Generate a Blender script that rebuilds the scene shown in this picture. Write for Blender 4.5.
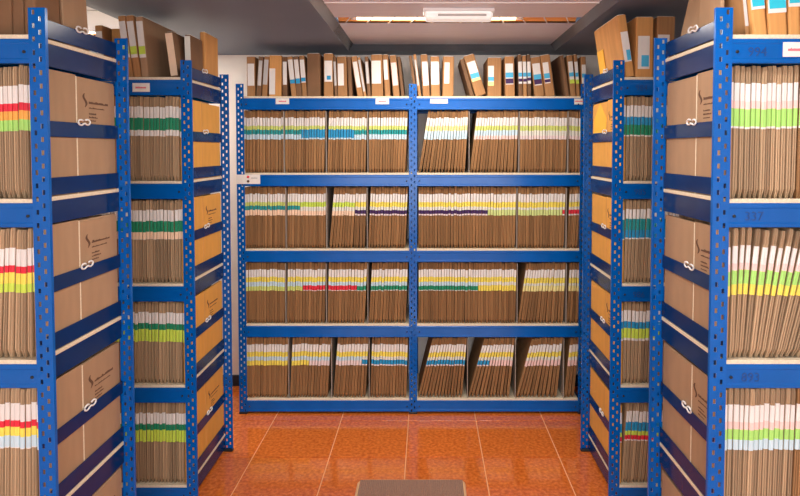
import bpy, math, random
import numpy as np

# ------------------------------------------------------------------ scene, camera, light
for o in list(bpy.data.objects):
    bpy.data.objects.remove(o, do_unlink=True)
SC = bpy.context.scene
COL = SC.collection
R = math.radians
random.seed(7)

EYE = 1.60
FPX = 570.0
TILT = 0.036                                   # tan of the slight downward tilt
cam = bpy.data.cameras.new('camera')
cam.sensor_width = 36.0
cam.lens = 36.0 * FPX / 800.0
cam.shift_x = -27.0 / 800.0
cam.shift_y = -(98.0 - FPX * TILT) / 800.0
cam.clip_start = 0.05
camo = bpy.data.objects.new('camera', cam)
camo.location = (0, 0, EYE)
camo.rotation_euler = (R(90) - math.atan(TILT), 0, 0)
COL.objects.link(camo)
SC.camera = camo

SC.view_settings.view_transform = 'Standard'
SC.view_settings.look = 'None'
SC.view_settings.gamma = 1.0
SC.view_settings.exposure = 0.12
SC.view_settings.use_curve_mapping = False

world = bpy.data.worlds.new('world')
SC.world = world
world.use_nodes = True
world.node_tree.nodes['Background'].inputs[0].default_value = (0.75, 0.85, 1.0, 1)
world.node_tree.nodes['Background'].inputs[1].default_value = 0.6


def area(name, loc, rot, sx, sy, power, col):
    l = bpy.data.lights.new(name, 'AREA')
    l.shape = 'RECTANGLE'
    l.size = sx
    l.size_y = sy
    l.energy = power
    l.color = col
    o = bpy.data.objects.new(name, l)
    o.location = loc
    o.rotation_euler = rot
    COL.objects.link(o)
    return o


WALL_BACK_Y = 3.820
CEIL = 2.232
REAR_Y = -2.6
XL, XR = -2.40, 2.20
# daylight that enters through the wide window in the wall behind the photographer
area('window_daylight', (0.1, REAR_Y + 0.03, 1.25), (R(90), 0, 0), 3.2, 1.5, 76, (0.97, 0.985, 1.0))
# unseen ceiling luminaire, added over the photographer as fill
area('aisle_fill_light', (0.15, -0.55, CEIL - 0.03), (0, 0, 0), 1.1, 1.1, 24, (1.0, 0.97, 0.93))
area('near_fill_light', (0.15, 1.35, CEIL + 0.03), (0, 0, 0), 1.1, 0.09, 15, (1.0, 0.97, 0.93))  # unseen slot, added to light the near racks and the floor
area('back_slot_light', (0.05, 2.955, CEIL + 0.03), (0, 0, 0), 0.7, 0.05, 12, (1.0, 0.96, 0.90))
area('left_fill_light', (-1.93, 3.30, CEIL + 0.03), (0, 0, 0), 0.7, 0.09, 13, (1.0, 0.97, 0.93))  # unseen slot, added to brighten the wall strip behind the left racks


# ------------------------------------------------------------------ materials
def lin(c):
    out = []
    for v in c:
        v /= 255.0
        out.append(v / 12.92 if v <= 0.04045 else ((v + 0.055) / 1.055) ** 2.4)
    return (out[0], out[1], out[2], 1.0)


MATS = {}


def mat(name, rgb, rough=0.6, metal=0.0, noise=0.0, nscale=40.0, stretch=(1, 1, 1), rand=None,
        randamt=0.0, bump=0.0, coat=0.0, emit=None, estr=0.0, spec=0.5, rgb2=None):
    """procedural material: base colour, optional noise streaks, optional per-object or per-island tone"""
    m = bpy.data.materials.new(name)
    m.use_nodes = True
    nt = m.node_tree
    b = nt.nodes['Principled BSDF']
    b.inputs['Roughness'].default_value = rough
    b.inputs['Metallic'].default_value = metal
    b.inputs['Coat Weight'].default_value = coat
    b.inputs['Specular IOR Level'].default_value = spec
    base = lin(rgb)
    b.inputs['Base Color'].default_value = base
    sock = None
    nz = None
    if noise > 0 or bump > 0:
        tc = nt.nodes.new('ShaderNodeTexCoord')
        mp = nt.nodes.new('ShaderNodeMapping')
        mp.inputs['Scale'].default_value = stretch
        nz = nt.nodes.new('ShaderNodeTexNoise')
        nz.inputs['Scale'].default_value = nscale
        nz.inputs['Detail'].default_value = 4
        nt.links.new(tc.outputs['Object'], mp.inputs['Vector'])
        nt.links.new(mp.outputs['Vector'], nz.inputs['Vector'])
    if noise > 0:
        mr = nt.nodes.new('ShaderNodeMapRange')
        mr.inputs['From Min'].default_value = 0.3
        mr.inputs['From Max'].default_value = 0.7
        nt.links.new(nz.outputs['Fac'], mr.inputs['Value'])
        mx = nt.nodes.new('ShaderNodeMix')
        mx.data_type = 'RGBA'
        if rgb2:
            mx.inputs['A'].default_value = base
            mx.inputs['B'].default_value = lin(rgb2)
        else:
            mx.inputs['A'].default_value = tuple(v * (1 - noise) for v in base[:3]) + (1,)
            mx.inputs['B'].default_value = tuple(min(1, v * (1 + noise)) for v in base[:3]) + (1,)
        nt.links.new(mr.outputs['Result'], mx.inputs['Factor'])
        sock = mx.outputs['Result']
    if rand:
        if rand == 'object':
            rn = nt.nodes.new('ShaderNodeObjectInfo').outputs['Random']
        else:
            rn = nt.nodes.new('ShaderNodeNewGeometry').outputs['Random Per Island']
        mr2 = nt.nodes.new('ShaderNodeMapRange')
        mr2.inputs['To Min'].default_value = 1 - randamt
        mr2.inputs['To Max'].default_value = 1 + randamt * 0.7
        nt.links.new(rn, mr2.inputs['Value'])
        hs = nt.nodes.new('ShaderNodeHueSaturation')
        nt.links.new(mr2.outputs['Result'], hs.inputs['Value'])
        if sock:
            nt.links.new(sock, hs.inputs['Color'])
        else:
            hs.inputs['Color'].default_value = base
        sock = hs.outputs['Color']
    if sock:
        nt.links.new(sock, b.inputs['Base Color'])
    if bump > 0:
        bp = nt.nodes.new('ShaderNodeBump')
        bp.inputs['Strength'].default_value = bump
        bp.inputs['Distance'].default_value = 0.002
        nt.links.new(nz.outputs['Fac'], bp.inputs['Height'])
        nt.links.new(bp.outputs['Normal'], b.inputs['Normal'])
    if emit:
        b.inputs['Emission Color'].default_value = lin(emit)
        b.inputs['Emission Strength'].default_value = estr
    MATS[name] = m
    return m


mat('blue_paint', (0, 90, 174), 0.2, noise=0.08, nscale=9, spec=0.28)
mat('bar_navy', (0, 42, 96), 0.2, noise=0.12, nscale=7, spec=0.3)  # darker blue on the side bars and side beams
mat('zinc', (190, 194, 200), 0.3, metal=0.9)
mat('black_plastic', (22, 22, 26), 0.5)
mat('chipboard', (226, 212, 184), 0.75, noise=0.10, nscale=160)
mat('card', (170, 144, 112), 0.85, noise=0.36, nscale=1.0, stretch=(6.0, 60, 2), rand='object', randamt=0.30, bump=0.05)
mat('card_warmlit', (156, 116, 74), 0.85, noise=0.22, nscale=1.0, stretch=(4.0, 60, 3), rand='object', randamt=0.24)  # warm light on the back unit is put into this card colour
mat('card_pack_warmlit', (156, 116, 74), 0.85, noise=0.16, nscale=1.0, stretch=(300, 60, 4), rand='island', randamt=0.22)  # packed folders, with the same warm light in their colour
mat('card_cover', (168, 136, 104), 0.8, noise=0.06, nscale=6, stretch=(1, 5, 1.2), rand='object', randamt=0.06, bump=0.03)
mat('orange_cover', (222, 162, 74), 0.7, noise=0.06, nscale=6, stretch=(1, 5, 1.2), rand='object', randamt=0.06)
mat('card_dark', (120, 88, 60), 0.85, noise=0.15, nscale=8, rand='object', randamt=0.15)
mat('card_tan', (170, 124, 78), 0.8, noise=0.13, nscale=1.5, stretch=(80, 30, 3), rand='object', randamt=0.16)
mat('card_orange', (206, 150, 86), 0.8, noise=0.10, nscale=1.5, stretch=(60, 20, 3), rand='object', randamt=0.08)
mat('paper', (236, 232, 224), 0.8, noise=0.05, nscale=60)
mat('print_ink', (96, 66, 46), 0.8)
mat('marker_ink', (4, 62, 128), 0.6)
mat('red_ink', (226, 120, 130), 0.7)
mat('wall_paint', (248, 240, 230), 0.8, noise=0.03, nscale=5, bump=0.04)
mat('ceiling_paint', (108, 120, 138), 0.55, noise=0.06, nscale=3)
mat('recess_trim', (108, 110, 116), 0.25, metal=0.3)
mat('lamp_panel', (226, 226, 234), 0.45, noise=0.03, nscale=14, stretch=(0.4, 6, 1))
mat('white_plastic', (240, 240, 238), 0.35)
mat('diffuser', (244, 246, 244), 0.4, emit=(255, 250, 240), estr=0.35)
mat('reflector', (244, 178, 104), 0.5)
mat('tube_glow', (255, 240, 220), 0.4, emit=(255, 226, 178), estr=9.0)
mat('divider_metal', (168, 158, 146), 0.5)
mat('mat_ribs', (150, 116, 98), 0.9, noise=0.2, nscale=220)
mat('mat_edge', (222, 176, 130), 0.7)
mat('skirting', (36, 38, 48), 0.5)
mat('window_frame', (225, 225, 222), 0.4)
mat('pane', (235, 242, 250), 0.1, emit=(236, 244, 255), estr=1.6)
mat('grout', (244, 178, 124), 0.6)
mat('yellow_envelope', (246, 186, 60), 0.6)

LABEL_RGB = {
    'white': (230, 226, 220), 'red': (226, 36, 60), 'orange': (240, 176, 78), 'yellow': (240, 222, 90),
    'lime': (200, 226, 80), 'lightgreen': (166, 222, 112), 'green': (10, 138, 96), 'teal': (20, 150, 150),
    'blue': (24, 146, 196), 'paleblue': (196, 222, 232), 'pink': (240, 206, 198), 'peach': (244, 212, 180),
    'purple': (60, 26, 84), 'yellowgreen': (206, 218, 116), 'pale': (226, 226, 214), 'palegreen': (206, 222, 140),
    'paleyellow': (238, 228, 150), 'cyan': (40, 190, 214), 'skyblue': (70, 178, 222), 'grey': (196, 194, 190),
    'palepink': (232, 214, 210)}
for k, c in LABEL_RGB.items():
    mat('lab_' + k, c, 0.6, noise=0.04, nscale=30, rand='object', randamt=0.05)


def floor_tile_mat():
    m = bpy.data.materials.new('terracotta')
    m.use_nodes = True
    nt = m.node_tree
    b = nt.nodes['Principled BSDF']
    tc = nt.nodes.new('ShaderNodeTexCoord')
    oi = nt.nodes.new('ShaderNodeObjectInfo')
    add = nt.nodes.new('ShaderNodeVectorMath')
    add.operation = 'ADD'
    sc = nt.nodes.new('ShaderNodeVectorMath')
    sc.operation = 'SCALE'
    sc.inputs['Scale'].default_value = 1.7
    nt.links.new(oi.outputs['Location'], sc.inputs[0])
    nt.links.new(tc.outputs['Object'], add.inputs[0])
    nt.links.new(sc.outputs[0], add.inputs[1])
    n1 = nt.nodes.new('ShaderNodeTexNoise')
    n1.inputs['Scale'].default_value = 60
    n1.inputs['Detail'].default_value = 6
    nt.links.new(add.outputs[0], n1.inputs['Vector'])
    r1 = nt.nodes.new('ShaderNodeValToRGB')
    r1.color_ramp.elements[0].position = 0.36
    r1.color_ramp.elements[0].color = lin((196, 92, 32))
    r1.color_ramp.elements[1].position = 0.66
    r1.color_ramp.elements[1].color = lin((234, 130, 54))
    nt.links.new(n1.outputs['Fac'], r1.inputs['Fac'])
    v = nt.nodes.new('ShaderNodeTexVoronoi')
    v.inputs['Scale'].default_value = 26
    nt.links.new(add.outputs[0], v.inputs['Vector'])
    mr = nt.nodes.new('ShaderNodeMapRange')
    mr.inputs['From Min'].default_value = 0.13
    mr.inputs['From Max'].default_value = 0.05
    mr.inputs['To Max'].default_value = 0.5
    nt.links.new(v.outputs['Distance'], mr.inputs['Value'])
    mx = nt.nodes.new('ShaderNodeMix')
    mx.data_type = 'RGBA'
    mx.inputs['B'].default_value = lin((238, 160, 96))
    nt.links.new(mr.outputs['Result'], mx.inputs['Factor'])
    nt.links.new(r1.outputs['Color'], mx.inputs['A'])
    hs = nt.nodes.new('ShaderNodeHueSaturation')
    mr2 = nt.nodes.new('ShaderNodeMapRange')
    mr2.inputs['To Min'].default_value = 0.92
    mr2.inputs['To Max'].default_value = 1.06
    nt.links.new(oi.outputs['Random'], mr2.inputs['Value'])
    nt.links.new(mr2.outputs['Result'], hs.inputs['Value'])
    nt.links.new(mx.outputs['Result'], hs.inputs['Color'])
    nt.links.new(hs.outputs['Color'], b.inputs['Base Color'])
    b.inputs['Roughness'].default_value = 0.14
    b.inputs['Specular IOR Level'].default_value = 0.6
    b.inputs['Coat Weight'].default_value = 0.4
    b.inputs['Coat Roughness'].default_value = 0.08
    MATS['terracotta'] = m


floor_tile_mat()


# ------------------------------------------------------------------ mesh helpers
class MB:
    """collects connected shapes and links them as ONE mesh object"""

    def __init__(self):
        self.v = []
        self.f = []
        self.m = []
        self.s = []

    def add(self, vs, fs, mi=0, smooth=False):
        n = len(self.v)
        self.v += [tuple(p) for p in vs]
        self.f += [tuple(n + i for i in f) for f in fs]
        self.m += [mi] * len(fs)
        self.s += [smooth] * len(fs)
        return self

    def box(self, x0, x1, y0, y1, z0, z1, bev=0.0, mi=0):
        if bev <= 0:
            vs = [(x, y, z) for z in (z0, z1) for y in (y0, y1) for x in (x0, x1)]
            fs = [(0, 2, 3, 1), (4, 5, 7, 6), (0, 1, 5, 4), (2, 6, 7, 3), (0, 4, 6, 2), (1, 3, 7, 5)]
            return self.add(vs, fs, mi)
        b = min(bev, (x1 - x0) * .45, (y1 - y0) * .45, (z1 - z0) * .45)
        # stacked rings with chamfered corners
        def ring(i, z):
            a0, a1, c0, c1 = x0 + i, x1 - i, y0 + i, y1 - i
            return [(a0 + b, c0, z), (a1 - b, c0, z), (a1, c0 + b, z), (a1, c1 - b, z),
                    (a1 - b, c1, z), (a0 + b, c1, z), (a0, c1 - b, z), (a0, c0 + b, z)]
        rings = [ring(b * .8, z0), ring(0, z0 + b), ring(0, z1 - b), ring(b * .8, z1)]
        return self.loft(rings, mi=mi)

    def loft(self, rings, mi=0, cap=True, smooth=False):
        n = len(rings[0])
        vs = [p for r in rings for p in r]
        fs = []
        for k in range(len(rings) - 1):
            for i in range(n):
                j = (i + 1) % n
                fs.append((k * n + i, k * n + j, (k + 1) * n + j, (k + 1) * n + i))
        if cap:
            fs.append(tuple(reversed(range(n))))
            fs.append(tuple((len(rings) - 1) * n + i for i in range(n)))
        return self.add(vs, fs, mi, smooth)

    def tube(self, pts, r, n=6, mi=0):
        from mathutils import Vector
        P = [Vector(p) for p in pts]
        rings = []
        for i, p in enumerate(P):
            d = (P[min(i + 1, len(P) - 1)] - P[max(i - 1, 0)]).normalized()
            u = d.cross(Vector((0.123, 0.3, 0.9))).normalized()
            w = d.cross(u)
            rings.append([tuple(p + (u * math.cos(2 * math.pi * k / n) + w * math.sin(2 * math.pi * k / n)) * r) for k in range(n)])
        return self.loft(rings, mi, True, True)

    def mesh(self, name, *mats):
        me = bpy.data.meshes.new(name)
        me.from_pydata(self.v, [], self.f)
        for m in mats:
            me.materials.append(MATS[m])
        if len(mats) > 1:
            me.polygons.foreach_set('material_index', self.m)
        me.polygons.foreach_set('use_smooth', self.s)
        me.update()
        return me

    def build(self, name, *mats, parent=None):
        return link(name, self.mesh(name, *mats), parent)


def link(name, me, parent=None, loc=None):
    o = bpy.data.objects.new(name, me)
    COL.objects.link(o)
    if parent is not None:
        o.parent = parent
    if loc:
        o.location = loc
    return o


def empty(name, loc=(0, 0, 0)):
    o = bpy.data.objects.new(name, None)
    o.empty_display_size = 0.1
    o.location = loc
    COL.objects.link(o)
    return o


def tag(o, label=None, cat=None, group=None, kind=None):
    if label:
        o['label'] = label
    if cat:
        o['category'] = cat
    if group:
        o['group'] = group
    if kind:
        o['kind'] = kind
    return o


def text_mesh(body, size):
    cu = bpy.data.curves.new('t', 'FONT')
    cu.body = body
    cu.size = size
    cu.extrude = 0.0004
    cu.resolution_u = 3
    o = bpy.data.objects.new('t', cu)
    COL.objects.link(o)
    bpy.context.view_layer.update()
    me = bpy.data.meshes.new_from_object(o.evaluated_get(bpy.context.evaluated_depsgraph_get()))
    bpy.data.objects.remove(o, do_unlink=True)
    return me


ORD = ['first', 'second', 'third', 'fourth', 'fifth', 'sixth', 'seventh', 'eighth', 'ninth', 'tenth', 'eleventh', 'twelfth',
       'thirteenth', 'fourteenth', 'fifteenth', 'sixteenth', 'seventeenth', 'eighteenth', 'nineteenth', 'twentieth']
TENS = {2: 'twenty', 3: 'thirty', 4: 'forty', 5: 'fifty', 6: 'sixty', 7: 'seventy'}


def ordinal(i):                                    # 0-based
    n = i + 1
    if n <= 20:
        return ORD[i]
    t, u = divmod(n, 10)
    if u == 0:
        return TENS[t][:-1] + 'ieth'
    return TENS[t] + '-' + ORD[u - 1]


# ------------------------------------------------------------------ the setting
floor = MB().box(XL, XR, REAR_Y, WALL_BACK_Y, -0.10, -0.004).build('floor', 'grout')
tag(floor, kind='structure')
T = 0.4
G = 0.0030
tile_me = MB().box(G, T - G, G, T - G, -0.012, 0.0, bev=0.0015).mesh('tile', 'terracotta')
ix0 = math.floor((XL - 0.29) / T)
ix1 = math.ceil((XR - 0.29) / T)
iy0 = math.floor((REAR_Y - 2.914) / T)
iy1 = math.ceil((WALL_BACK_Y - 2.914) / T)
for iy in range(iy0, iy1):
    for ix in range(ix0, ix1):
        x, y = 0.29 + ix * T, 2.914 + iy * T
        a0, a1 = max(x + G, XL), min(x + T - G, XR)
        b0, b1 = max(y + G, REAR_Y), min(y + T - G, WALL_BACK_Y)
        if a1 - a0 < 0.02 or b1 - b0 < 0.02:
            continue
        if a1 - a0 > T - 3 * G and b1 - b0 > T - 3 * G:
            link('tile', tile_me, floor, (x, y, 0))
        else:
            link('tile', MB().box(a0 - x, a1 - x, b0 - y, b1 - y, -0.012, 0.0, bev=0.0015).mesh('tile', 'terracotta'), floor, (x, y, 0))

wb = MB().box(XL, XR, WALL_BACK_Y, WALL_BACK_Y + 0.12, 0, CEIL + 0.15).build('wall_back', 'wall_paint')
tag(wb, kind='structure')
wl = MB().box(XL - 0.12, XL, REAR_Y, WALL_BACK_Y, 0, CEIL + 0.15).build('wall_left', 'wall_paint')
tag(wl, kind='structure')
wr = MB().box(XR, XR + 0.12, REAR_Y, WALL_BACK_Y, 0, CEIL + 0.15).build('wall_right', 'wall_paint')
tag(wr, kind='structure')


def grid_plate(xs, ys, z0, z1, holes):
    """a plate with rectangular holes, one connected mesh"""
    mb = MB()
    idx = {}
    def vid(i, j, k):
        if (i, j, k) not in idx:
            idx[(i, j, k)] = len(mb.v)
            mb.v.append((xs[i], ys[j], (z0, z1)[k]))
        return idx[(i, j, k)]
    solid = {}
    for i in range(len(xs) - 1):
        for j in range(len(ys) - 1):
            cx, cy = (xs[i] + xs[i + 1]) / 2, (ys[j] + ys[j + 1]) / 2
            solid[(i, j)] = not any(h[0] < cx < h[1] and h[2] < cy < h[3] for h in holes)
    for (i, j), s in solid.items():
        if not s:
            continue
        fs = [(vid(i, j, 0), vid(i, j + 1, 0), vid(i + 1, j + 1, 0), vid(i + 1, j, 0)),
              (vid(i, j, 1), vid(i + 1, j, 1), vid(i + 1, j + 1, 1), vid(i, j + 1, 1))]
        if not solid.get((i - 1, j)):
            fs.append((vid(i, j, 0), vid(i, j, 1), vid(i, j + 1, 1), vid(i, j + 1, 0)))
        if not solid.get((i + 1, j)):
            fs.append((vid(i + 1, j, 0), vid(i + 1, j + 1, 0), vid(i + 1, j + 1, 1), vid(i + 1, j, 1)))
        if not solid.get((i, j - 1)):
            fs.append((vid(i, j, 0), vid(i + 1, j, 0), vid(i + 1, j, 1), vid(i, j, 1)))
        if not solid.get((i, j + 1)):
            fs.append((vid(i, j + 1, 0), vid(i, j + 1, 1), vid(i + 1, j + 1, 1), vid(i + 1, j + 1, 0)))
        mb.f += fs
        mb.m += [0] * len(fs)
        mb.s += [False] * len(fs)
    return mb


# rear wall with its window (behind the photographer)
tag(MB().box(XL, XR, REAR_Y - 0.12, REAR_Y, 0, 0.5).build('wall_rear', 'wall_paint'), kind='structure')
HOLES = [(-0.50, 0.815, 0.95, 3.66), (-2.36, -1.495, 0.95, 3.66), (-0.45, 0.75, -1.15, 0.05)]
xs = sorted({XL, XR} | {h[0] for h in HOLES} | {h[1] for h in HOLES})
ys = sorted({REAR_Y, WALL_BACK_Y} | {h[2] for h in HOLES} | {h[3] for h in HOLES})
ceiling = grid_plate(xs, ys, CEIL, CEIL + 0.10, HOLES).build('ceiling', 'ceiling_paint')
tag(ceiling, kind='structure')
wrr = bpy.data.objects['wall_rear']
m2 = grid_plate([XL, -1.6, 1.8, XR], [0, 0.45, 2.05, CEIL + 0.15], 0, 0.12, [(-1.6, 1.8, 0.45, 2.05)])
m2.v = [(x, REAR_Y - z, y) for x, y, z in m2.v]
wrr.data = m2.mesh('wall_rear', 'wall_paint')
win = empty('window_1', (0.1, REAR_Y - 0.06, 0.45))
tag(win, kind='structure')
fr = MB()
for (a, b) in ((-1.7, -1.64), (-0.6, -0.56), (0.56, 0.6), (1.64, 1.7)):
    MB().box(a, b, -0.03, 0.03, 0, 1.6, bev=0.004).build('window_frame', 'window_frame', parent=win)
for (a, b) in ((0, 0.06), (1.54, 1.6)):
    MB().box(-1.64, 1.64, -0.028, 0.028, a, b, bev=0.004).build('window_frame', 'window_frame', parent=win)
for (a, b) in ((-1.64, -0.6), (-0.56, 0.56), (0.6, 1.64)):
    MB().box(a, b, -0.012, -0.004, 0.06, 1.54).build('pane', 'pane', parent=win)


# ------------------------------------------------------------------ ceiling luminaires
def luminaire(x0, x1, y0, y1, slots, seams, label, tubes=True):
    t = empty('ceiling_light', ((x0 + x1) / 2, (y0 + y1) / 2, CEIL))
    tag(t, label, 'ceiling light', 'recessed ceiling lights')
    cx, cy = (x0 + x1) / 2, (y0 + y1) / 2
    w, d = (x1 - x0) / 2, (y1 - y0) / 2
    dz, sl = 0.035, 0.036
    # sloped trim between the ceiling opening and the panel
    o = [(-w, -d, 0), (w, -d, 0), (w, d, 0), (-w, d, 0)]
    i = [(-w + sl, -d + sl, dz), (w - sl, -d + sl, dz), (w - sl, d - sl, dz), (-w + sl, d - sl, dz)]
    up = [(p[0], p[1], 0.06) for p in o]
    vs = o + i + up
    fs = []
    for k in range(4):
        j = (k + 1) % 4
        fs.append((k, k + 4, j + 4, j))
        fs.append((k, j, j + 8, k + 8))
    MB().add(vs, fs).build('trim', 'recess_trim', parent=t)
    # panel strips between the slots and the seams
    cuts = [y0 + sl]
    gaps = sorted([(s - 0.062, s + 0.062, 's') for s in slots] + [(s - 0.004, s + 0.004, 'm') for s in seams])
    pos = y0 + sl
    for a, b, k in gaps + [(y1 - sl, None, None)]:
        if a - pos > 0.01:
            MB().box(-w + sl, w - sl, pos - cy, a - cy, dz, dz + 0.02, bev=0.0).build('panel', 'lamp_panel', parent=t)
        pos = b
    for s in seams:
        MB().box(-w + sl, w - sl, s - 0.005 - cy, s + 0.005 - cy, dz - 0.004, dz + 0.016).build('seam_bar', 'white_plastic', parent=t)
    for s in slots:
        yy = s - cy
        prof = [(yy - 0.062, dz), (yy - 0.062, dz + 0.008), (yy - 0.03, dz + 0.03), (yy + 0.03, dz + 0.03), (yy + 0.062, dz + 0.008), (yy + 0.062, dz)]
        vs = [(x, p[0], p[1]) for x in (-w + sl, w - sl) for p in prof]
        fs = [(k, k + 1, k + 7, k + 6) for k in range(5)]
        MB().add(vs, fs).build('reflector', 'reflector', parent=t)
        if tubes:
            L = w * 0.62
            o = -0.11
            MB().tube([(o - L, yy, dz + 0.013), (o + L, yy, dz + 0.013)], 0.012, 10).build('lamp_tube', 'tube_glow', parent=t)
            for q in (-1, 1):
                MB().tube([(o + q * L, yy, dz + 0.013), (o + q * (L + 0.03), yy, dz + 0.013)], 0.0125, 10).build('tube_socket', 'white_plastic', parent=t)
        for k in range(11):
            bx = (-w + sl) + (2 * w - 2 * sl) * (k + 0.5) / 11
            dx = -0.02 if bx < 0 else 0.02
            q = [(bx - dx - 0.003, yy - 0.06), (bx - dx + 0.003, yy - 0.06), (bx + dx + 0.003, yy + 0.06), (bx + dx - 0.003, yy + 0.06)]
            MB().add([(a, b, zz) for zz in (dz - 0.003, dz + 0.0005) for a, b in q],
                     [(3, 2, 1, 0), (4, 5, 6, 7), (0, 1, 5, 4), (1, 2, 6, 5), (2, 3, 7, 6), (3, 0, 4, 7)]).build('baffle', 'white_plastic', parent=t)
    return t


luminaire(-0.50, 0.815, 0.95, 3.66, [1.35, 2.955], [2.604], 'beige recessed ceiling light panel with a glowing slot above the aisle')  # front slot is unseen, added to light the near racks
luminaire(-2.36, -1.495, 0.95, 3.66, [1.35, 3.30], [2.75], 'pale recessed ceiling panel above the left racks')  # rear slot is unseen, added to light the wall behind the racks
lum3 = luminaire(-0.45, 0.75, -1.15, 0.05, [-0.55], [], 'unseen ceiling light panel added over the aisle entrance for fill')  # whole luminaire is unseen, added to fill the aisle with light

em = empty('emergency_light', (0.150, 2.735, CEIL))
tag(em, 'small white emergency light box fixed beneath the beige ceiling panel', 'emergency light')
MB().box(-0.168, 0.168, -0.035, 0.05, 0.020, 0.0348, bev=0.002).build('base', 'white_plastic', parent=em)
MB().box(-0.160, 0.160, -0.033, 0.045, -0.016, 0.0199, bev=0.008).build('diffuser', 'diffuser', parent=em)
MB().box(-0.100, 0.130, -0.0345, -0.0332, -0.004, 0.008).build('legend_strip', 'lab_grey', parent=em)


# ------------------------------------------------------------------ perforated posts
def post_mesh(sx, sy, H=1.985, w1=0.047, w2=0.011, th=0.0022):
    us = [0, .010, .0175, .0285, .036, w1 - 0.003, w1, w1 + 0.003, w1 + w2]
    hole_cols = {1: 0, 3: 1}
    seg = 0.0185
    n = int(H / seg)
    zs = []
    for k in range(n):
        zs += [k * seg, k * seg + 0.0050]
    zs += [n * seg, H]
    nc, nr = len(us) - 1, len(zs) - 1
    def solid(c, r):
        if c < 0 or r < 0 or c >= nc or r >= nr:
            return False
        if r % 2 == 1 and r < 2 * n and c in hole_cols:
            return (r // 2) % 2 != hole_cols[c]
        return True
    def P(c, r, inner):
        u = us[c]
        if u <= w1:
            x, y = -(w1 - u), 0.0
        else:
            x, y = 0.0, u - w1
        if inner:
            x, y = min(x, -th), max(y, th)
        return (x * sx, y * sy, zs[r])
    mb = MB()
    idx = {}
    def vid(c, r, i):
        k = (c, r, i)
        if k not in idx:
            idx[k] = len(mb.v)
            mb.v.append(P(c, r, i))
        return idx[k]
    fs = []
    rim = set()
    for c in range(nc):
        for r in range(nr):
            if not solid(c, r):
                continue
            n_before = len(fs) + 2
            fs.append((vid(c, r, 0), vid(c + 1, r, 0), vid(c + 1, r + 1, 0), vid(c, r + 1, 0)))
            fs.append((vid(c, r, 1), vid(c, r + 1, 1), vid(c + 1, r + 1, 1), vid(c + 1, r, 1)))
            if not solid(c - 1, r):
                fs.append((vid(c, r, 0), vid(c, r + 1, 0), vid(c, r + 1, 1), vid(c, r, 1)))
            if not solid(c + 1, r):
                fs.append((vid(c + 1, r, 0), vid(c + 1, r, 1), vid(c + 1, r + 1, 1), vid(c + 1, r + 1, 0)))
            if not solid(c, r - 1):
                fs.append((vid(c, r, 0), vid(c, r, 1), vid(c + 1, r, 1), vid(c + 1, r, 0)))
            if not solid(c, r + 1):
                fs.append((vid(c, r + 1, 0), vid(c + 1, r + 1, 0), vid(c + 1, r + 1, 1), vid(c, r + 1, 1)))
            if 0 < c < 5 and 0 < r < nr - 1:
                rim |= set(range(n_before, len(fs)))
    if sx * sy < 0:
        fs = [tuple(reversed(f)) for f in fs]
    mb.f = fs
    mb.m = [1 if i in rim else 0 for i in range(len(fs))]
    mb.s = [False] * len(fs)
    return mb.mesh('post', 'blue_paint', 'zinc')


POSTS = {(a, b): post_mesh(a, b) for a in (1, -1) for b in (1, -1)}
FOOT = MB().box(-0.025, 0.025, -0.012, 0.012, 0, 0.012, bev=0.003).mesh('foot', 'black_plastic')
LEVELS = [1.92 - 0.457 * k for k in range(5)]
PW = 0.047


def post(root, x, y, sx, sy):
    """corner at (x, y); sx: +1 when the shelf lies to -x, sy: +1 when it lies to +y"""
    p = link('post', POSTS[(sx, sy)], root, (x, y, 0.008))
    link('foot', FOOT, p, (-sx * 0.0235, sy * 0.006, -0.008))
    return p


def beam_profile(x0, x1, sy):
    """step beam: face with rolled top lip and a shallow groove, running in x; face looks to -y when sy > 0"""
    prof = [(0.003, -0.012), (0.0005, -0.0145), (0.0005, -0.024), (0.0018, -0.027), (0.0018, -0.066), (0.0005, -0.069), (0.0005, -0.078),
            (0.003, -0.080), (0.030, -0.080), (0.030, -0.012)]
    a = [(x0, sy * p[0], p[1]) for p in prof]
    b = [(x1, sy * p[0], p[1]) for p in prof]
    rings = [a, b] if sy < 0 else [b, a]
    return MB().loft(rings)


HOOK = None


def tie_mesh():
    """white plastic tie: two open rings hooked over the bar's edge"""
    pts = []
    for k in range(12):
        a = R(-150 + 290 * k / 11)
        pts.append((0, 0.017 + 0.014 * math.cos(a), 0.004 + 0.0085 * math.sin(a)))
    pts2 = [(0, -p[1], p[2] - 0.002) for p in pts]
    return MB().tube(pts[::-1] + pts2, 0.0028, 6).mesh('tie', 'white_plastic')


TIE = tie_mesh()
BOLT = MB().tube([(0, 0, 0), (0, -0.003, 0)], 0.0045, 8).mesh('bolt', 'black_plastic')


def shelf_level(root, x0, x1, y0, y1, z, board_x=(None, None)):
    """one level between post corners x0..x1, front y0, rear y1"""
    f = beam_profile(x0 + PW, x1 - PW, 1).build('beam', 'blue_paint', parent=root)
    f.location = (0, y0, z)
    for bx in (x0 + PW + 0.014, x1 - PW - 0.014):
        link('bolt', BOLT, f, (bx, 0.0018, -0.048))
    r = beam_profile(x0 + PW, x1 - PW, -1).build('beam', 'blue_paint', parent=root)
    r.location = (0, y1, z)
    MB().box(x0 + 0.040, x1 - 0.040, y0 + 0.004, y1 - 0.004, z - 0.0118, z, bev=0.001).build('shelf_board', 'chipboard', parent=root)
    return f


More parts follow.
